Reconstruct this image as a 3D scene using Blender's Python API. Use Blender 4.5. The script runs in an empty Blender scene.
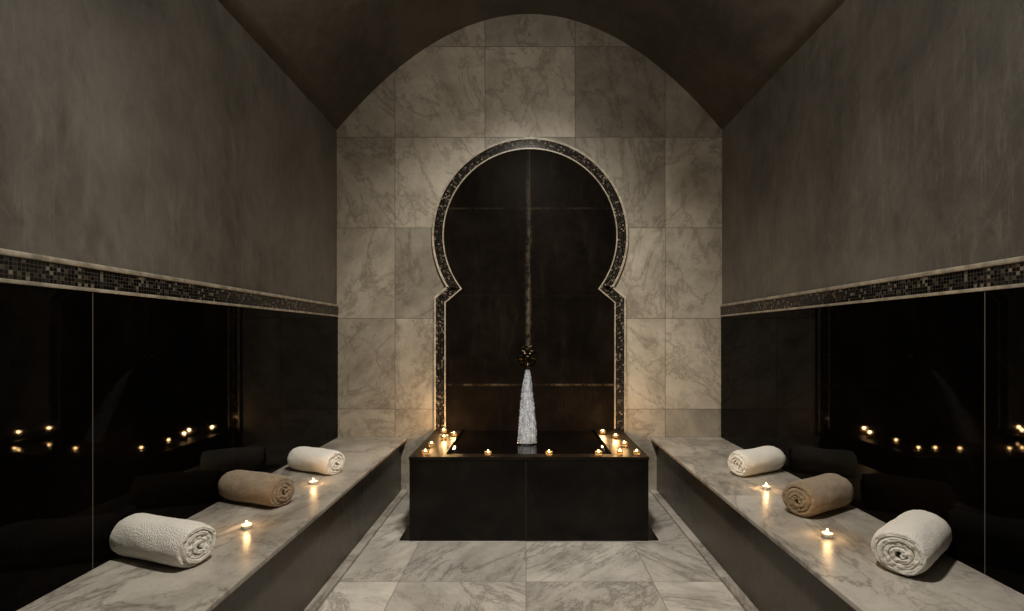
import bpy, bmesh, math, random
from mathutils import Vector, noise
random.seed(7)
C = bpy.context.scene.collection
PI = math.pi
S = bpy.context.scene
S.view_settings.view_transform = 'Standard'
for lk in ('Medium High Contrast', 'Standard - Medium High Contrast'):
    try:
        S.view_settings.look = lk; print('look', lk); break
    except Exception as e: pass
S.view_settings.exposure = .28

# ---------------------------------------------------------------- node helpers
class NT:
    def __init__(s, name):
        s.m = bpy.data.materials.new(name); s.m.use_nodes = True
        s.t = s.m.node_tree; s.n = s.t.nodes; s.l = s.t.links
        s.b = s.n['Principled BSDF']; s.out = s.n['Material Output']
    def new(s, typ, **kw):
        n = s.n.new(typ)
        for k, v in kw.items(): setattr(n, k, v)
        return n
    def put(s, sock, v):
        if isinstance(v, bpy.types.NodeSocket): s.l.new(v, sock)
        elif isinstance(v, (tuple, list)) and len(v) == 3 and sock.type == 'RGBA': sock.default_value = (*v, 1)
        else: sock.default_value = v
    def math(s, op, a, b=0.0, c=0.0, clamp=False):
        n = s.new('ShaderNodeMath', operation=op); n.use_clamp = clamp
        s.put(n.inputs[0], a); s.put(n.inputs[1], b); s.put(n.inputs[2], c)
        return n.outputs[0]
    def vmath(s, op, a, b=(0,0,0)):
        n = s.new('ShaderNodeVectorMath', operation=op)
        s.put(n.inputs[0], a); s.put(n.inputs[1], b)
        return n.outputs[0]
    def pos(s): return s.new('ShaderNodeNewGeometry').outputs['Position']
    def objc(s): return s.new('ShaderNodeTexCoord').outputs['Object']
    def uv(s): return s.new('ShaderNodeTexCoord').outputs['UV']
    def sep(s, v):
        n = s.new('ShaderNodeSeparateXYZ'); s.put(n.inputs[0], v); return n.outputs
    def comb(s, x, y, z):
        n = s.new('ShaderNodeCombineXYZ'); s.put(n.inputs[0], x); s.put(n.inputs[1], y); s.put(n.inputs[2], z); return n.outputs[0]
    def noise(s, v, scale, detail=6, rough=.55, dist=0.0):
        n = s.new('ShaderNodeTexNoise'); s.put(n.inputs['Vector'], v)
        n.inputs['Scale'].default_value = scale; n.inputs['Detail'].default_value = detail
        n.inputs['Roughness'].default_value = rough; n.inputs['Distortion'].default_value = dist
        return n.outputs['Fac']
    def white(s, v):
        n = s.new('ShaderNodeTexWhiteNoise', noise_dimensions='3D'); s.put(n.inputs['Vector'], v); return n.outputs['Value'], n.outputs['Color']
    def ramp(s, f, stops, interp='LINEAR'):
        n = s.new('ShaderNodeValToRGB'); s.put(n.inputs[0], f); r = n.color_ramp; r.interpolation = interp
        while len(r.elements) < len(stops): r.elements.new(.5)
        for e, (p, c) in zip(r.elements, stops):
            e.position = p; e.color = (*c, 1) if isinstance(c, (tuple, list)) else (c, c, c, 1)
        return n.outputs[0]
    def mix(s, f, a, b, mode='MIX'):
        n = s.new('ShaderNodeMix', data_type='RGBA', blend_type=mode)
        s.put(n.inputs[0], f); s.put(n.inputs[6], a); s.put(n.inputs[7], b); return n.outputs[2]
    def bump(s, h, strength, dist=.01):
        n = s.new('ShaderNodeBump'); s.put(n.inputs['Height'], h)
        n.inputs['Strength'].default_value = strength; n.inputs['Distance'].default_value = dist
        s.l.new(n.outputs[0], s.b.inputs['Normal']); return n
    def set(s, **kw):
        for k, v in kw.items(): s.put(s.b.inputs[k.replace('_', ' ')], v)

def mapv(n, v, sc):
    return n.vmath('MULTIPLY', v, sc)

def cell(n, a, off, pitch, joint):
    """returns (cell index, joint mask 1 at the joint) along coordinate a"""
    u = n.math('DIVIDE', n.math('SUBTRACT', a, off), pitch)
    i = n.math('FLOOR', u)
    f = n.math('FRACT', u)
    d = n.math('MINIMUM', f, n.math('SUBTRACT', 1.0, f))
    m = n.math('LESS_THAN', d, joint / pitch * .5)
    return i, m

def marble(name, axes, offs, pitch, base, dark, stain, joint=.004, rough=.3, tonal=.35, jointcol=(.05,.043,.035), veinamt=.7, streak=(1, 1, 1), blotamt=.4, skew=1.3, edge=0.0):
    n = NT(name)
    p = n.pos(); x = n.sep(p)
    i0, m0 = cell(n, x[axes[0]], offs[0], pitch[0], joint)
    i1, m1 = cell(n, x[axes[1]], offs[1], pitch[1], joint)
    r, rc = n.white(n.comb(i0, i1, 3.7))
    r2, rc2 = n.white(n.comb(i1, i0, 8.1))
    q = n.vmath('ADD', p, n.vmath('MULTIPLY', rc, (9, 9, 9)))
    # copy skewed differently for every slab so that veins run their own way
    sk = n.math('MULTIPLY', n.math('SUBTRACT', r2, .5), skew * 2)
    qx = n.sep(q)
    k = n.comb(n.math('ADD', qx[0], n.math('MULTIPLY', qx[2], sk)), n.math('ADD', qx[1], n.math('MULTIPLY', qx[0], sk)), n.math('SUBTRACT', qx[2], n.math('MULTIPLY', qx[0], sk)))
    k = mapv(n, k, streak)
    big = n.noise(k, 1.6, 12, .68, .3)
    cloud = n.noise(q, 3.4, 12, .7, .3)
    fine = n.noise(q, 30, 10, .85, .1)
    v1 = n.noise(k, 1.2, 13, .68, .6)
    v2 = n.noise(mapv(n, k, (1.7, 1.7, 1.7)), 1.7, 13, .66, .5)
    vein = n.ramp(n.math('ABSOLUTE', n.math('SUBTRACT', v1, .5)), [(0, 1.0), (.006, .5), (.028, 0.0)])
    vein = n.math('MAXIMUM', vein, n.ramp(n.math('ABSOLUTE', n.math('SUBTRACT', v2, .43)), [(0, .7), (.004, .35), (.015, 0.0)]))
    c = n.mix(n.ramp(n.math('ADD', n.math('MULTIPLY', big, .6), n.math('MULTIPLY', cloud, .4)), [(.38, 0.0), (.56, 1.0)]), dark, base)
    c = n.mix(n.math('MULTIPLY', vein, veinamt), c, stain)
    blot = n.ramp(n.noise(q, 6.5, 13, .88, .1), [(.55, 0.0), (.6, 1.0)])
    blot = n.math('MULTIPLY', blot, n.ramp(n.noise(q, 2.6, 3, .5), [(.42, .1), (.62, 1.0)]))
    c = n.mix(n.math('MULTIPLY', blot, blotamt), c, stain)
    c = n.mix(n.ramp(fine, [(.36, .35), (.48, 0.0)]), c, dark)
    tone = n.math('ADD', 1 - tonal, n.math('MULTIPLY', r, tonal * 1.5))
    c = n.mix(1.0, c, n.comb(tone, tone, tone), 'MULTIPLY')
    jm = n.math('MAXIMUM', m0, m1)
    c = n.mix(jm, c, jointcol)
    n.set(Base_Color=c, Roughness=n.math('ADD', rough, n.math('MULTIPLY', n.math('ADD', blot, jm, clamp=True), .25)))
    n.b.inputs['Specular IOR Level'].default_value = .4
    h = n.math('SUBTRACT', n.math('MULTIPLY', fine, .1), jm)
    n.bump(h, .25, .003)
    return n.m

def plaster(name, col1, col2, axis_scale, rough=.5, hi=None):
    n = NT(name); p = n.pos()
    a = n.noise(mapv(n, p, axis_scale), 1.8, 12, .7, .4)
    b = n.noise(p, 1.1, 5, .6, .5)
    e = n.noise(mapv(n, p, axis_scale), 9, 11, .8, .6)
    f = n.math('ADD', n.math('MULTIPLY', a, .4), n.math('ADD', n.math('MULTIPLY', b, .35), n.math('MULTIPLY', e, .25)))
    c = n.mix(n.ramp(f, [(.42, 0.0), (.58, 1.0)]), col1, col2)
    # trowel sweeps: pale and dark scratches, upright and slanting
    px = n.sep(p)
    sl = n.comb(px[0], n.math('ADD', px[1], n.math('MULTIPLY', px[2], .7)), n.math('SUBTRACT', px[2], n.math('MULTIPLY', px[1], .5)))
    scr = n.noise(mapv(n, p, (axis_scale[0] * 2, axis_scale[1] * 2.2, axis_scale[2] * .5)), 11, 12, .82, .6)
    scr2 = n.noise(mapv(n, sl, (1, 2.6, .6)), 7, 12, .84, .6)
    c = n.mix(n.ramp(scr, [(.52, 0.0), (.66, .4)]), c, hi or tuple(k * 1.4 for k in col2))
    c = n.mix(n.ramp(scr2, [(.54, 0.0), (.66, .35)]), c, hi or tuple(k * 1.35 for k in col2))
    c = n.mix(n.ramp(scr2, [(.34, .4), (.45, 0.0)]), c, tuple(k * .6 for k in col1))
    n.set(Base_Color=c, Roughness=n.ramp(a, [(.3, rough - .12), (.7, rough + .1)]))
    n.bump(n.math('ADD', a, n.math('MULTIPLY', n.math('ADD', scr, scr2), .2)), .3, .02)
    return n.m

def mosaic(name, use_uv, size):
    n = NT(name)
    if use_uv:
        x = n.sep(n.uv()); a, b = x[0], x[1]; offs = (0, 0)
    else:
        x = n.sep(n.pos()); a, b = x[1], x[2]; offs = (0, 1.36)
    i0, m0 = cell(n, a, offs[0], size, .0013)
    i1, m1 = cell(n, b, offs[1], size, .0013)
    r, rc = n.white(n.comb(i0, i1, 1.3))
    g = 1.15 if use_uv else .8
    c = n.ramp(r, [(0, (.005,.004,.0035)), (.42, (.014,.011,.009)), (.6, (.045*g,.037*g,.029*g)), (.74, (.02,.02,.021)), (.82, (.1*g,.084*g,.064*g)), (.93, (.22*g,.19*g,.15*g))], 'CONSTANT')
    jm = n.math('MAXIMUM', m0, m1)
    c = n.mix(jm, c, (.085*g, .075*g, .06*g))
    n.set(Base_Color=c, Roughness=n.math('ADD', .15, n.math('MULTIPLY', jm, .5)))
    n.bump(n.math('SUBTRACT', n.math('MULTIPLY', r, .3), jm), .5, .002)
    return n.m

def black_panel(name, seams, faint):
    n = NT(name); p = n.pos(); x = n.sep(p)
    cl = n.noise(p, 1.7, 8, .7, .3)
    c = n.mix(n.ramp(cl, [(.42, 0.0), (.7, 1.0)]), (.0025,.0019,.0015), (.009,.0055,.0033))
    for s_ in seams:
        k = n.math('LESS_THAN', n.math('ABSOLUTE', n.math('SUBTRACT', x[1], s_)), .0018)
        c = n.mix(k, c, (.14,.127,.11))
    for s_ in faint:
        k = n.math('LESS_THAN', n.math('ABSOLUTE', n.math('SUBTRACT', x[1], s_)), .002)
        c = n.mix(k, c, (.02,.014,.01))
    dust = n.noise(p, 90, 3, .8)
    c = n.mix(n.ramp(dust, [(.7, 0.0), (.8, .06)]), c, (.2,.17,.14))
    n.set(Base_Color=c, Roughness=n.ramp(cl, [(.3, .02), (.75, .045)]))
    n.b.inputs['IOR'].default_value = 1.4
    n.b.inputs['Specular IOR Level'].default_value = .1
    return n.m

def simple(name, col, rough=.5, metal=0.0, nscale=30, var=.3, bumpd=.0):
    n = NT(name); o = n.objc()
    f = n.noise(o, nscale, 5, .6)
    c = n.mix(n.ramp(f, [(.35, 0.0), (.65, 1.0)]), tuple(k * (1 - var) for k in col), col)
    n.set(Base_Color=c, Roughness=rough, Metallic=metal)
    if bumpd: n.bump(f, .5, bumpd)
    return n.m

def emis(name, col, strength):
    n = NT(name); o = n.sep(n.objc())
    n.set(Base_Color=(0,0,0), Emission_Color=col, Emission_Strength=strength)
    return n.m

# ---------------------------------------------------------------- materials
WALLT = marble('marble_wall_tiles', (0, 2), (-1.008, .638), (.693, .697), (.54,.498,.42), (.34,.305,.247), (.17,.142,.108), tonal=.34, rough=.36, jointcol=(.13,.112,.09), joint=.0035, streak=(1.3, 1, .9), veinamt=.6)
FLOORT = marble('marble_floor_tiles', (0, 1), (0.0, 2.54), (.62, .49), (.64,.61,.555), (.4,.378,.338), (.15,.137,.117), tonal=.42, rough=.24, streak=(.8, 1.5, 1), jointcol=(.18,.165,.14), joint=.003, veinamt=.65)
BENCHT = marble('marble_bench_slabs', (0, 1), (-5, 1.2), (20, 1.35), (.54,.51,.455), (.3,.278,.24), (.11,.095,.078), tonal=.1, rough=.36, joint=.0025, streak=(1.4, .8, 1), veinamt=.7, skew=.8, jointcol=(.15,.133,.108))
PLASW = plaster('polished_plaster', (.09,.082,.07), (.178,.165,.143), (1, 1, .6))
PLASC = plaster('vault_plaster', (.11,.099,.084), (.22,.2,.172), (1, .6, 1), .42)
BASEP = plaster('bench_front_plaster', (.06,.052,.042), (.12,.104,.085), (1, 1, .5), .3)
CREAM = simple('cream_marble_trim', (.6,.54,.43), .35, 0, 25, .45)
CREAMD = simple('dark_cream_trim', (.44,.395,.32), .35, 0, 18, .5)  # darker cream tone for the side-wall strips
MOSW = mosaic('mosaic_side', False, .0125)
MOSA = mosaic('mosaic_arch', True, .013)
BLKL = black_panel('black_marble_left', [1.737], [2.57])
BLKR = black_panel('black_marble_right', [1.70], [2.745])

def niche_mat():
    n = NT('black_marble_niche'); p = n.pos(); x = n.sep(p)
    a = n.noise(p, 2.3, 13, .78, .3)
    b = n.noise(mapv(n, p, (3, 1, .6)), 3, 12, .8, .3)
    c = n.mix(n.ramp(a, [(.41, 0.0), (.62, 1.0)]), (.0105,.0083,.0067), (.02,.0157,.0123))
    c = n.mix(n.ramp(b, [(.52, 0.0), (.66, .6)]), c, (.034,.027,.0205))
    w = n.noise(p, 18, 8, .8)
    w2 = n.noise(mapv(n, p, (1, 1, .3)), 9, 8, .8)
    # pale mineral streak along the centre joint
    dx = n.math('ABSOLUTE', n.math('SUBTRACT', n.math('ADD', x[0], n.math('MULTIPLY', n.math('SUBTRACT', w2, .5), .06)), .018))
    st = n.ramp(dx, [(0, .85), (.009, .5), (.026, 0.0)])
    st = n.math('MULTIPLY', st, n.ramp(w, [(.4, 0.0), (.56, 1.0)]))
    st = n.math('MULTIPLY', st, n.math('MULTIPLY', n.math('GREATER_THAN', x[2], 1.1), n.ramp(n.math('DIVIDE', x[2], 3.0), [(.38, 1.0), (.6, .6), (.76, .35), (.85, .1)])))
    c = n.mix(st, c, (.2,.17,.135))
    j = n.math('LESS_THAN', n.math('ABSOLUTE', n.math('SUBTRACT', x[0], .026)), .0018)
    c = n.mix(n.math('MULTIPLY', j, .5), c, (.12,.1,.075))
    for z, amt in ((2.18, .2), (1.51, .05), (.825, .8)):
        dz = n.math('ABSOLUTE', n.math('SUBTRACT', n.math('ADD', x[2], n.math('MULTIPLY', n.math('SUBTRACT', w, .5), .02)), z))
        k = n.math('MULTIPLY', n.ramp(dz, [(0, 1.0), (.003, .6), (.012, 0.0)]), n.ramp(n.noise(p, 5, 8, .8), [(.46, .08 * amt), (.56, amt)]))
        c = n.mix(k, c, (.19,.14,.09))
    n.set(Base_Color=c, Roughness=n.ramp(a, [(.3, .25), (.7, .4)]))
    n.b.inputs['Specular IOR Level'].default_value = .01
    n.bump(a, .1, .01)
    return n.m
NICHE = niche_mat()

def basin_mat():
    n = NT('black_marble_basin'); p = n.pos(); x = n.sep(p)
    a = n.noise(p, 3.5, 11, .75, .4)
    c = n.mix(n.ramp(a, [(.42, 0.0), (.68, 1.0)]), (.006,.0048,.004), (.018,.014,.011))
    j = n.math('LESS_THAN', n.math('ABSOLUTE', n.math('SUBTRACT', x[0], .0)), .0015)
    c = n.mix(j, c, (.06,.05,.04))
    n.set(Base_Color=c, Roughness=n.ramp(a, [(.3, .12), (.75, .28)]))
    n.b.inputs['Specular IOR Level'].default_value = .4
    return n.m
BASIN = basin_mat()
RIM = simple('worn_marble_rim', (.022,.017,.012), .5, 0, 14, .6)
RIM.node_tree.nodes['Principled BSDF'].inputs['Specular IOR Level'].default_value = .2

def towel_mat(name, col, col2):
    n = NT(name); o = n.objc()
    v = n.new('ShaderNodeTexVoronoi'); n.put(v.inputs['Vector'], o); v.inputs['Scale'].default_value = 260
    f = n.noise(o, 26, 6, .75)
    t = n.noise(o, 150, 5, .8)
    c = n.mix(n.ramp(f, [(.35, 0.0), (.62, 1.0)]), col2, col)
    c = n.mix(n.ramp(t, [(.36, .22), (.5, 0.0)]), c, tuple(k * .65 for k in col2))
    n.set(Base_Color=c, Roughness=.95)
    n.b.inputs['Sheen Weight'].default_value = .35
    n.b.inputs['Subsurface Weight'].default_value = .2
    n.b.inputs['Subsurface Radius'].default_value = (.012,.01,.008)
    n.bump(n.math('ADD', n.math('MULTIPLY', v.outputs['Distance'], -.7), n.math('MULTIPLY', t, 1.4)), .8, .005)
    return n.m
TW = towel_mat('white_terry', (.99,.955,.87), (.93,.88,.79))
TB = towel_mat('brown_terry', (.44,.335,.22), (.3,.22,.14))

WAX = simple('wax', (.85,.76,.6), .5)
WICK = simple('wick', (.02,.015,.01), .9); BRONZE = simple('dark_bronze', (.09,.072,.053), .3, 1.0, 40, .5, .002)
FLAME = emis('flame', (1.0,.68,.32), 28)
def amber():
    n = NT('amber_glass'); f = n.noise(n.objc(), 60, 2)
    n.set(Base_Color=n.mix(f, (.85,.6,.3), (1,.8,.5)), Roughness=.08, Emission_Color=(1,.5,.15), Emission_Strength=.04)  # faint emission puts the candle glow into the cup glass itself
    n.b.inputs['Transmission Weight'].default_value = .9; n.b.inputs['IOR'].default_value = 1.3
    return n.m
AMBER = amber()
def water():
    n = NT('water_surface'); p = n.pos()
    n.set(Base_Color=(.006,.005,.0045), Roughness=.06)
    n.bump(n.noise(p, 16, 3, .5, .6), .1, .008)
    return n.m
WATER = water()
def stream():
    n = NT('falling_water'); p = n.pos()
    f = n.noise(mapv(n, p, (55, 55, 5)), 1.3, 8, .7, .5)
    n.set(Base_Color=(.66,.72,.8), Roughness=.15)
    n.set(Alpha=n.ramp(f, [(.4, .04), (.5, .2), (.64, .7)]))
    n.bump(f, .6, .012)
    return n.m
STREAM = stream()

# ---------------------------------------------------------------- mesh helpers
def obj(name, verts, faces, mat, parent=None, smooth=False, uvs=None):
    me = bpy.data.meshes.new(name); me.from_pydata([tuple(v) for v in verts], [], faces)
    bm = bmesh.new(); bm.from_mesh(me)
    bmesh.ops.recalc_face_normals(bm, faces=bm.faces); bm.to_mesh(me); bm.free()
    if uvs:
        l = me.uv_layers.new(name='UVMap')
        for lp in me.loops: l.data[lp.index].uv = uvs[lp.vertex_index]
    me.materials.append(mat)
    if smooth:
        for p in me.polygons: p.use_smooth = True
    o = bpy.data.objects.new(name, me); C.objects.link(o)
    if parent: o.parent = parent
    return o
def boxvf(x0, x1, y0, y1, z0, z1, V=None, F=None):
    V = [] if V is None else V; F = [] if F is None else F; b = len(V)
    V += [(x0,y0,z0),(x1,y0,z0),(x1,y1,z0),(x0,y1,z0),(x0,y0,z1),(x1,y0,z1),(x1,y1,z1),(x0,y1,z1)]
    F += [tuple(b + k for k in f) for f in ((0,3,2,1),(4,5,6,7),(0,1,5,4),(1,2,6,5),(2,3,7,6),(3,0,4,7))]
    return V, F
def bevel(o, w=.004, seg=2):
    m = o.modifiers.new('bevel', 'BEVEL'); m.width = w; m.segments = seg; m.limit_method = 'ANGLE'; return o
def struct(o): o['kind'] = 'structure'; return o
def thing(name, loc, label, cat, group=None, rz=0):
    o = bpy.data.objects.new(name, None); C.objects.link(o); o.location = loc; o.rotation_euler[2] = rz
    return tag(o, label, cat, group)
def tag(o, label, cat, group=None):
    o['label'] = label; o['category'] = cat
    if group: o['group'] = group
    return o
def lathe(name, prof, mat, parent=None, seg=24, axis='z', lump=None):
    V, F = [], []
    for r, z in prof:
        for k in range(seg):
            a = 2 * PI * k / seg; rr = r * (1 + (lump(a) if lump else 0))
            V.append((rr * math.cos(a), rr * math.sin(a), z) if axis == 'z' else (rr * math.cos(a), -z, rr * math.sin(a)))
    n = len(prof)
    for i in range(n - 1):
        for k in range(seg):
            a, b = i * seg + k, i * seg + (k + 1) % seg
            F.append((a, b, b + seg, a + seg))
    F.append(tuple(range(seg))[::-1]); F.append(tuple((n - 1) * seg + k for k in range(seg)))
    return obj(name, V, F, mat, parent, True)
def tubevf(pts, rad, V, F, seg=8):
    b = len(V); n = len(pts)
    for i, p in enumerate(pts):
        p = Vector(p); t = (Vector(pts[min(i + 1, n - 1)]) - Vector(pts[max(i - 1, 0)])).normalized()
        u = t.cross(Vector((1, 0, 0))); 
        if u.length < .1: u = t.cross(Vector((0, 0, 1)))
        u.normalize(); w = t.cross(u); r = rad[i] if isinstance(rad, (list, tuple)) else rad
        for k in range(seg):
            a = 2 * PI * k / seg; V.append(tuple(p + u * r * math.cos(a) + w * r * math.sin(a)))
    for i in range(n - 1):
        for k in range(seg):
            a, c = b + i * seg + k, b + i * seg + (k + 1) % seg
            F.append((a, c, c + seg, a + seg))
    F.append(tuple(b + k for k in range(seg))[::-1]); F.append(tuple(b + (n - 1) * seg + k for k in range(seg)))

# ---------------------------------------------------------------- setting
XL, XR, YB, YF = -1.455, 1.508, 4.0, -1.6
SPR, APEX = 2.785, 3.677
MID, HALF = (XL + XR) / 2, (XR - XL) / 2
BT = .42
V, F = boxvf(XL - .1, XR + .1, YF, YB + .1, -.1, 0); struct(obj('floor', V, F, FLOORT))
V, F = boxvf(XL - .1, XL, YF, YB, 0, SPR); struct(obj('wall_left', V, F, PLASW))
V, F = boxvf(XR, XR + .1, YF, YB, 0, SPR); struct(obj('wall_right', V, F, PLASW))
def vz(t): return APEX - (APEX - SPR) * abs(t) ** 1.98
N = 48
prof = [(MID + HALF * t, vz(t)) for t in [-1 + 2 * k / N for k in range(N + 1)]]
V, F = [], []
for y in (YF, YB + .1):
    for x, z in prof: V.append((x, y, z))
    for x, z in prof: V.append((x * 1.06, y, z + .12))
M = N + 1
for k in range(N):
    F.append((k, k + 1, 2 * M + k + 1, 2 * M + k)); F.append((M + k, M + k + 1, 3 * M + k + 1, 3 * M + k))
    F.append((k, k + 1, M + k + 1, M + k)); F.append((2 * M + k, 2 * M + k + 1, 3 * M + k + 1, 3 * M + k))
F += [(0, M, 3 * M, 2 * M), (M - 1, 2 * M - 1, 4 * M - 1, 3 * M - 1)]
o = struct(obj('ceiling', V, F, PLASC, smooth=False))
for p in o.data.polygons: p.use_smooth = abs(p.normal.y) < .5
V = [(XL - .1, YB, 0), (XR + .1, YB, 0), (XR + .1, YB, SPR)] + [(x, YB, z + .02) for x, z in reversed(prof)] + [(XL - .1, YB, SPR)]
nn = len(V); V += [(x, y + .1, z) for x, y, z in V]
F = [tuple(range(nn)), tuple(range(nn, 2 * nn))[::-1]] + [(k, (k + 1) % nn, nn + (k + 1) % nn, nn + k) for k in range(nn)]
struct(obj('wall_back', V, F, WALLT))
# black marble wainscot and mosaic friezes
for side, xw, s, mt in (('left', XL, 1, BLKL), ('right', XR, -1, BLKR)):
    def slab(z0, z1, th):
        a, b = xw, xw + s * th
        return boxvf(min(a, b), max(a, b), YF, YB, z0, z1)
    k = 1 if side == 'left' else 2
    V, F = slab(BT, 1.347, .008); struct(obj('trim_%d' % k, V, F, mt))
    V, F = slab(1.347, 1.36, .013); struct(bevel(obj('trim_%d' % (k + 2), V, F, CREAMD), .003))
    V, F = slab(1.36, 1.423, .012); struct(obj('trim_%d' % (k + 4), V, F, MOSW))
    V, F = slab(1.423, 1.441, .018); struct(bevel(obj('trim_%d' % (k + 6), V, F, CREAMD), .005))
# keyhole arch
ax, az, ar = .031, 1.969, .6615
a0 = math.atan2(-.4077, .521)
right = [(.646, .46), (.646, 1.454)]
arc = [(ar * math.cos(a0 + (PI - 2 * a0) * k / 72), az + ar * math.sin(a0 + (PI - 2 * a0) * k / 72)) for k in range(73)]
path = right + arc + [(-x, z) for x, z in reversed(right)]
def offset(path, d):
    out = []
    for i, p in enumerate(path):
        p = Vector(p); ns = []
        if i > 0: t = (p - Vector(path[i - 1])).normalized(); ns.append(Vector((t.y, -t.x)))
        if i < len(path) - 1: t = (Vector(path[i + 1]) - p).normalized(); ns.append(Vector((t.y, -t.x)))
        m = sum(ns, Vector((0, 0))).normalized(); out.append(p + m * (d / max(.4, m.dot(ns[0]))))
    return out
L = [0]
for i in range(1, len(path)): L.append(L[-1] + (Vector(path[i]) - Vector(path[i - 1])).length)
def band(name, d0, d1, th, mat):
    A, B = offset(path, d0), offset(path, d1); V, F, U = [], [], []
    for i in range(len(path)):
        a, b = A[i], B[i]
        V += [(ax + a.x, YB, a.y), (ax + a.x, YB - th, a.y), (ax + b.x, YB - th, b.y), (ax + b.x, YB, b.y)]
        U += [(L[i], 0), (L[i], .0), (L[i], d1 - d0), (L[i], d1 - d0)]
    for i in range(len(path) - 1):
        for k in range(3): F.append((4*i+k, 4*i+k+1, 4*i+k+5, 4*i+k+4))
        F.append((4*i+3, 4*i, 4*i+4, 4*i+7))
    F += [(0, 1, 2, 3), tuple(4 * (len(path) - 1) + k for k in (3, 2, 1, 0))]
    return struct(obj(name, V, F, mat, uvs=U))
band('trim_9', .0, .009, .024, CREAM); band('trim_10', .009, .074, .02, MOSA); band('trim_11', .074, .09, .026, CREAM)
n_ = len(path)
V = [(ax + x, YB - .008, z) for x, z in path] + [(ax + x, YB - .0005, z) for x, z in path]
F = [tuple(range(n_)), tuple(range(n_, 2 * n_))[::-1]] + [(k, (k + 1) % n_, n_ + (k + 1) % n_, n_ + k) for k in range(n_)]
struct(obj('trim_12', V, F, NICHE))

# ---------------------------------------------------------------- benches
for side, xa, xe, foot in (('left', XL, -.915, -.96), ('right', XR, .96, 1.005)):
    t = thing('marble_bench', ((xa + xe) / 2, 1.2, 0), 'long veined marble bench along the %s black marble wall' % side, 'bench', 'marble benches along the walls')
    cx = (xa + xe) / 2
    V, F = boxvf(min(xa, xe) - cx, max(xa, xe) - cx, YF - 1.2 + .0, YB - 1.2, BT - .022, BT)
    bevel(obj('seat_slab', V, F, BENCHT, t), .005, 3)
    V, F = boxvf(min(xa, foot) - cx, max(xa, foot) - cx, YF - 1.2, YB - 1.2, 0, BT - .022)
    obj('base', V, F, BASEP, t)
    k0, k1 = (foot, foot + .05) if side == 'left' else (foot - .05, foot)
    V, F = boxvf(k0 - cx, k1 - cx, YF - 1.2, YB - 1.2, 0, .018)
    bevel(obj('kerb', V, F, BENCHT, t), .004)

# ---------------------------------------------------------------- basin
bx0, bx1, by0, by1, bh = -.682, .717, 3.04, 4.0 - .0285, .492
t = thing('water_basin', (0.0175, 3.5, 0), 'black marble water basin with candlelit rim below the keyhole arch', 'basin')
ox, oy = .0175, 3.5
V, F = [], []
boxvf(bx0 - ox, bx1 - ox, by0 + .004 - oy, by0 + .08 - oy, 0, bh - .018, V, F)
boxvf(bx0 - ox, bx0 + .2 - ox, by0 + .08 - oy, by1 - oy, 0, bh - .018, V, F)
boxvf(bx1 - .2 - ox, bx1 - ox, by0 + .08 - oy, by1 - oy, 0, bh - .018, V, F)
boxvf(bx0 + .2 - ox, bx1 - .2 - ox, by1 - .03 - oy, by1 - oy, 0, bh - .1, V, F)
boxvf(bx0 + .2 - ox, bx1 - .2 - ox, by0 + .08 - oy, by1 - .03 - oy, 0, .12, V, F)
obj('basin_wall', V, F, BASIN, t)
V, F = [], []
boxvf(bx0 - .003 - ox, bx1 + .003 - ox, by0 - oy, by0 + .085 - oy, bh - .018, bh, V, F)
boxvf(bx0 - .003 - ox, bx0 + .2 - ox, by0 + .085 - oy, by1 - oy, bh - .018, bh, V, F)
boxvf(bx1 - .2 - ox, bx1 + .003 - ox, by0 + .085 - oy, by1 - oy, bh - .018, bh, V, F)
obj('rim', V, F, RIM, t)
V, F = boxvf(bx0 - .06 - ox, bx1 + .06 - ox, by0 + .01 - oy, by1 - oy, 0, .006); obj('dark_floor_sheet', V, F, BASIN, t)  # thin dark sheet on the floor, showing along both basin sides
# water in the basin
G = 60; V, F = [], []
wx0, wx1, wy0, wy1 = bx0 + .202, bx1 - .202, by0 + .087, 3.985
for i in range(G + 1):
    for j in range(G + 1):
        x = wx0 + (wx1 - wx0) * i / G; y = wy0 + (wy1 - wy0) * j / G
        d = math.hypot(x - .005, y - 3.48)
        V.append((x, y, .474 + .003 * math.cos(d * 70) * math.exp(-d * 10)))
for i in range(G):
    for j in range(G): a = i * (G + 1) + j; F.append((a, a + 1, a + G + 2, a + G + 1))
tag(obj('pool_water', V, F, WATER, smooth=True), 'dark still water filling the black marble basin', 'water')

# ---------------------------------------------------------------- spout
sx, sz = .012, 1.035
sp = thing('water_spout', (sx, YB - .008, sz), 'ornate dark bronze wall spout on the centre joint of the niche', 'spout')
lathe('backplate', [(.002, 0), (.066, 0), (.07, .008), (.062, .014), (.054, .012), (.047, .022), (.03, .026), (.002, .027)], BRONZE, sp, 64, 'y', lambda a: .22 * abs(math.cos(a * 4)) - .12)
lathe('boss', [(.002, .02), (.034, .022), (.036, .036), (.026, .05), (.014, .06), (.002, .063)], BRONZE, sp, 32, 'y', lambda a: .12 * math.cos(a * 8))
V, F = [], []
tubevf([(0, -.05, -.005), (0, -.09, -.006), (0, -.125, -.02), (0, -.145, -.05), (0, -.148, -.08)], [.015, .013, .012, .013, .019], V, F, 16)
obj('spout_tube', V, F, BRONZE, sp, True)
V, F = [], []
tubevf([(0, -.055, .02), (0, -.06, .055), (0, -.06, .08)], [.008, .007, .009], V, F, 12)
tubevf([(-.042, -.06, .08), (-.03, -.06, .085), (-.012, -.06, .084), (.012, -.06, .084), (.03, -.06, .085), (.042, -.06, .08)], [.008, .009, .005, .005, .009, .008], V, F, 12)
obj('tap_handle', V, F, BRONZE, sp, True)

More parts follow.
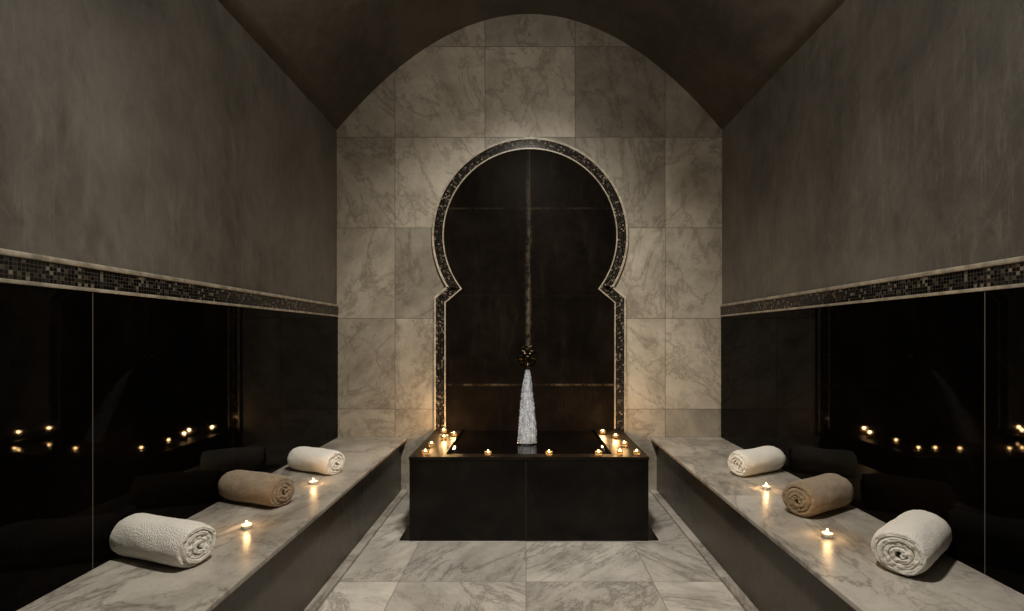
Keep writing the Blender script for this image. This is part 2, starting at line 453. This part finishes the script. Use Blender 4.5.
# falling water: nested ragged sheets, strands and some drops
V, F = [], []
y0, z0 = YB - .156, sz - .082
def sprd(u): return .016 + .046 * u ** .7
for layer, (fr, amp) in enumerate(((1.0, .3), (.75, .28), (.5, .22))):
    b = len(V); seg, nr = 44, 70
    for i in range(nr + 1):
        u = i / nr
        for k in range(seg):
            a = 2 * PI * k / seg
            q_ = noise.noise((math.cos(a) * 3 + layer * 7, math.sin(a) * 3, u * 2.2)) + .6 * noise.noise((math.cos(a) * 8 + layer * 7, math.sin(a) * 8, u * 7))
            r = sprd(u) * fr * (1 + amp * q_ * min(1, u * 4 + .1))
            V.append((sx + r * math.cos(a) - .004 * u, y0 - .36 * u ** .7 + r * math.sin(a) * .6, z0 - (z0 - .483) * u))
    for i in range(nr):
        for k in range(seg):
            c0, c1 = b + i * seg + k, b + i * seg + (k + 1) % seg
            F.append((c0, c1, c1 + seg, c0 + seg))
for s in range(60):
    a = random.uniform(0, 2 * PI); r = .6 + .5 * random.random()
    ph = random.uniform(0, 9); u0 = random.uniform(.05, .7); u1 = min(1, u0 + random.uniform(.2, .5))
    pts, rad = [], []
    for k in range(14):
        u = u0 + (u1 - u0) * k / 13
        pts.append((sx + math.cos(a) * sprd(u) * r + .002 * math.sin(ph + u * 9), y0 - .36 * u ** .7 + math.sin(a) * sprd(u) * r * .6, z0 - (z0 - .486) * u))
        rad.append(.0004 + .002 * math.sin(PI * k / 13))
    tubevf(pts, rad, V, F, 6)
for s in range(90):
    u = .3 + .7 * random.random(); a = random.uniform(0, 2 * PI); sp_ = sprd(u) * random.uniform(.9, 1.25)
    c_ = Vector((sx + math.cos(a) * sp_, y0 - .36 * u ** .7 + math.sin(a) * sp_ * .6, z0 - (z0 - .492) * u)); d_ = random.uniform(.001, .0024)
    tubevf([tuple(c_ + Vector((0, 0, d_ * 3))), tuple(c_), tuple(c_ - Vector((0, 0, d_ * 1.2)))], [d_ * .2, d_ * .8, d_ * .3], V, F, 6)
tag(obj('water_stream', V, F, STREAM, smooth=True), 'pale stream of water falling from the bronze spout into the basin', 'water')

# ---------------------------------------------------------------- towels
def towel(name, mat, cx, cy, deg, label, R=.071, Lh=.165, turns=4.0, seed=0, grp='rolled towels on the marble benches', flip=1, start=2.2):
    n = int(64 * turns); pitch = (R - .0135) / turns; th = pitch * 1.03
    K = 56
    loop = []   # (x along axis, w across thickness -1..1)
    ends = ((.88, .6), (.68, .92), (.42, 1.0), (.18, .95), (0, .9), (-.18, .95), (-.42, 1.0), (-.68, .92), (-.88, .6))
    for k in range(K + 1): loop.append((-1 + 2 * k / K, 1.0, 0))
    for w, e in ends: loop.append((1, w, e))
    for k in range(K + 1): loop.append((1 - 2 * k / K, -1.0, 0))
    for w, e in ends[::-1]: loop.append((-1, w, e))
    V, F = [], []; m = len(loop)
    end_ang = start          # the outer edge ends here, low on the far side of the roll
    for i in range(n + 1):
        u = i / n; th_ = turns * 2 * PI * (u - 1)
        r = .009 + pitch * turns * u
        fade = min(1, .12 + (1 - u) * n / 26) if u > .8 else 1
        tt = th / 2 * fade * min(1, .35 + u * n / 5)
        shift = -(th / 2) * (1 - fade)
        ang = th_ * flip + end_ang
        jl = Lh + .009 * noise.noise((seed * 3 + u * 7, 1.7, 0)) + .003 * noise.noise((u * 40, seed, 5)) - .012 * u ** 6
        cy_, cz_ = math.cos(ang), math.sin(ang)
        for xx, w, e in loop:
            x = xx * jl + (1 if xx > 0 else -1) * e * .007
            inner = 1.0
            if abs(xx) > .92 and e == 0: inner = 1 - .1 * ((abs(xx) - .92) / .08) ** 2
            lump = 1 + .06 * noise.noise((x * 6 + seed * 5, cy_ * 1.1, cz_ * 1.1)) + .025 * noise.noise((x * 18 + seed * 5, cy_ * 3, cz_ * 3 + 3))
            lump -= .09 * max(0, (abs(x) / Lh - .7) / .3) ** 2
            wob = .0028 * noise.noise((u * 20, x * 10, seed * 2.3))
            rr = (r + shift + w * tt * inner) * lump + wob
            fz = .0016 * noise.noise((x * 140 + seed, rr * cy_ * 140, rr * cz_ * 140 + (40 if w < 0 else 0)))
            rr += fz
            if e > 0: x += (1 if xx > 0 else -1) * (.004 * noise.noise((rr * cy_ * 90, rr * cz_ * 90, seed)) + fz)
            y = rr * cy_ * 1.05; z = rr * cz_ * .97
            z = z if z > -R * .8 else -R * .8 + (z + R * .8) * .25
            V.append((x, y, z))
    for i in range(n):
        for k in range(m):
            a, b = i * m + k, i * m + (k + 1) % m; F.append((a, b, b + m, a + m))
    F.append(tuple(range(m))); F.append(tuple(n * m + k for k in range(m))[::-1])
    mz = min(v[2] for v in V); V = [(x, y, z - mz) for x, y, z in V]
    o = obj(name, V, F, mat, None, True)
    o.location = (cx, cy, BT + .0005); o.rotation_euler[2] = math.radians(deg)
    return tag(o, label, 'towel', grp)
towel('rolled_towel', TW, -1.272, 1.825, -20, 'white rolled terry towel nearest the camera on the left bench', seed=1, R=.08, Lh=.17, start=-.9)
towel('rolled_towel', TB, -1.262, 2.44, -22, 'brown rolled terry towel between two white ones on the left bench', seed=2, R=.081, start=-1.2)
towel('rolled_towel', TW, -1.21, 3.0, -26, 'white rolled towel farthest along the left bench, near the basin', seed=3, R=.077, Lh=.155, start=-.6)
towel('rolled_towel', TW, 1.315, 2.96, 28, 'white rolled towel farthest along the right bench, near the basin', seed=4, R=.08, Lh=.155, flip=-1, start=-2.0)
towel('rolled_towel', TB, 1.308, 2.32, 30, 'brown rolled terry towel between two white ones on the right bench', seed=5, R=.084, Lh=.155, flip=-1, start=-2.3)
towel('rolled_towel', TW, 1.335, 1.79, 40, 'white rolled terry towel nearest the camera on the right bench', seed=6, R=.087, Lh=.157, flip=-1, start=-1.9)

# ---------------------------------------------------------------- candles
def flame_prof(s):
    return [(.0004*s, 0), (.003*s, .002*s), (.0045*s, .006*s), (.004*s, .010*s), (.0022*s, .014*s), (.0004*s, .018*s)]
def light(loc, w, rad=.008, col=(1,.6,.27)):
    l = bpy.data.lights.new('candle_light', 'POINT'); l.energy = w; l.color = col; l.shadow_soft_size = rad
    o = bpy.data.objects.new('candle_light', l); C.objects.link(o); o.location = loc
def tealight(x, y, label):
    t = thing('tealight_candle', (x, y, BT), label, 'candle', 'tealights on the benches')
    lathe('cup', [(.001, 0), (.0185, 0), (.0195, .002), (.0195, .015), (.0187, .0155), (.0185, .012), (.001, .0119)], WAX, t)
    lathe('wax', [(.001, .0115), (.0182, .0118), (.0182, .0128), (.014, .0132), (.006, .0126), (.001, .0124)], WAX, t)
    lathe('wick', [(.0006, .012), (.0007, .015), (.0005, .018)], WICK, t, 8)
    f = lathe('flame', flame_prof(.85), FLAME, t, 12); f.location = (0, 0, .0155)
    light((x, y, BT + .041), .2)
def votive(x, y, label):
    t = thing('votive_candle', (x, y, bh), label, 'candle', 'votive candles on the basin rim')
    lathe('glass_cup', [(.001, 0), (.0165, 0), (.019, .004), (.0215, .025), (.0203, .0255), (.0178, .005), (.001, .004)], AMBER, t)
    lathe('wax', [(.001, .0045), (.0178, .005), (.0188, .0125), (.015, .0135), (.001, .013)], WAX, t)
    lathe('wick', [(.0006, .012), (.0007, .016), (.0005, .019)], WICK, t, 8)
    f = lathe('flame', flame_prof(.95), FLAME, t, 12); f.location = (0, 0, .017)
    light((x, y, bh + .044), .28 if y < 3.45 else 1.15)
tealight(-1.134, 2.11, 'lit tealight on the left bench between the near white towel and the brown one')
tealight(-1.12, 2.74, 'lit tealight on the left bench between the brown towel and the far white one')
tealight(1.224, 2.65, 'lit tealight on the right bench between the brown towel and the far white one')
tealight(1.17, 2.02, 'lit tealight on the right bench between the near white towel and the brown one')
for x, y, lab in ((-.6, 3.10, 'lit amber votive on the front left corner of the basin rim'),
                  (-.605, 3.33, 'lit amber votive second from the front on the left basin ledge'),
                  (-.56, 3.55, 'lit amber votive third from the front on the left basin ledge'),
                  (-.51, 3.68, 'lit amber votive at the back of the left basin ledge, inner one'),
                  (-.6, 3.8, 'lit amber votive at the back of the left basin ledge, outer one'),
                  (-.225, 3.08, 'lone lit votive on the front rim, left of the falling water'),
                  (.136, 3.08, 'lone lit votive on the front rim, just right of the falling water'),
                  (.43, 3.08, 'lit votive on the front rim, second to the right of the water'),
                  (.56, 3.10, 'lit votive on the front rim next to the right corner one'),
                  (.66, 3.10, 'lit amber votive on the front right corner of the basin rim'),
                  (.63, 3.33, 'lit amber votive halfway along the right basin ledge'),
                  (.62, 3.6, 'lit amber votive behind the middle one on the right basin ledge'),
                  (.555, 3.76, 'lit amber votive at the back of the right basin ledge')):
    votive(x, y, lab)

# ---------------------------------------------------------------- lights
def spot(loc, target, w, size, col=(1,.935,.84), rad=.12, blend=1.0):
    l = bpy.data.lights.new('spot_light', 'SPOT'); l.energy = w; l.spot_size = math.radians(size); l.spot_blend = blend
    l.color = col; l.shadow_soft_size = rad
    o = bpy.data.objects.new('spot_light', l); C.objects.link(o); o.location = loc
    o.rotation_euler = (Vector(target) - Vector(loc)).to_track_quat('-Z', 'Y').to_euler()
spot((.02, 1.1, 3.25), (.02, 1.6, 0), 190, 124)
spot((.02, 2.0, 3.1), (.03, 4.0, .8), 130, 92)
l = bpy.data.lights.new('fill_light', 'POINT'); l.energy = 17; l.shadow_soft_size = .25; l.color = (1,.935,.85)
o = bpy.data.objects.new('fill_light', l); C.objects.link(o); o.location = (.02, 2.3, 2.9)  # unseen fill added to lift the vault and upper room
w = bpy.data.worlds.new('world'); S.world = w; w.use_nodes = True
w.node_tree.nodes['Background'].inputs[0].default_value = (.012,.010,.008, 1)

# ---------------------------------------------------------------- camera
cam = bpy.data.cameras.new('camera'); co = bpy.data.objects.new('camera', cam); C.objects.link(co)
co.location = (0, 0, 1.2); co.rotation_euler = (PI / 2, 0, 0)
cam.sensor_width = 36; cam.lens = 520 / 1024 * 36
cam.shift_x = -14 / 1024; cam.shift_y = 30.5 / 1024; cam.clip_start = .02
S.camera = co
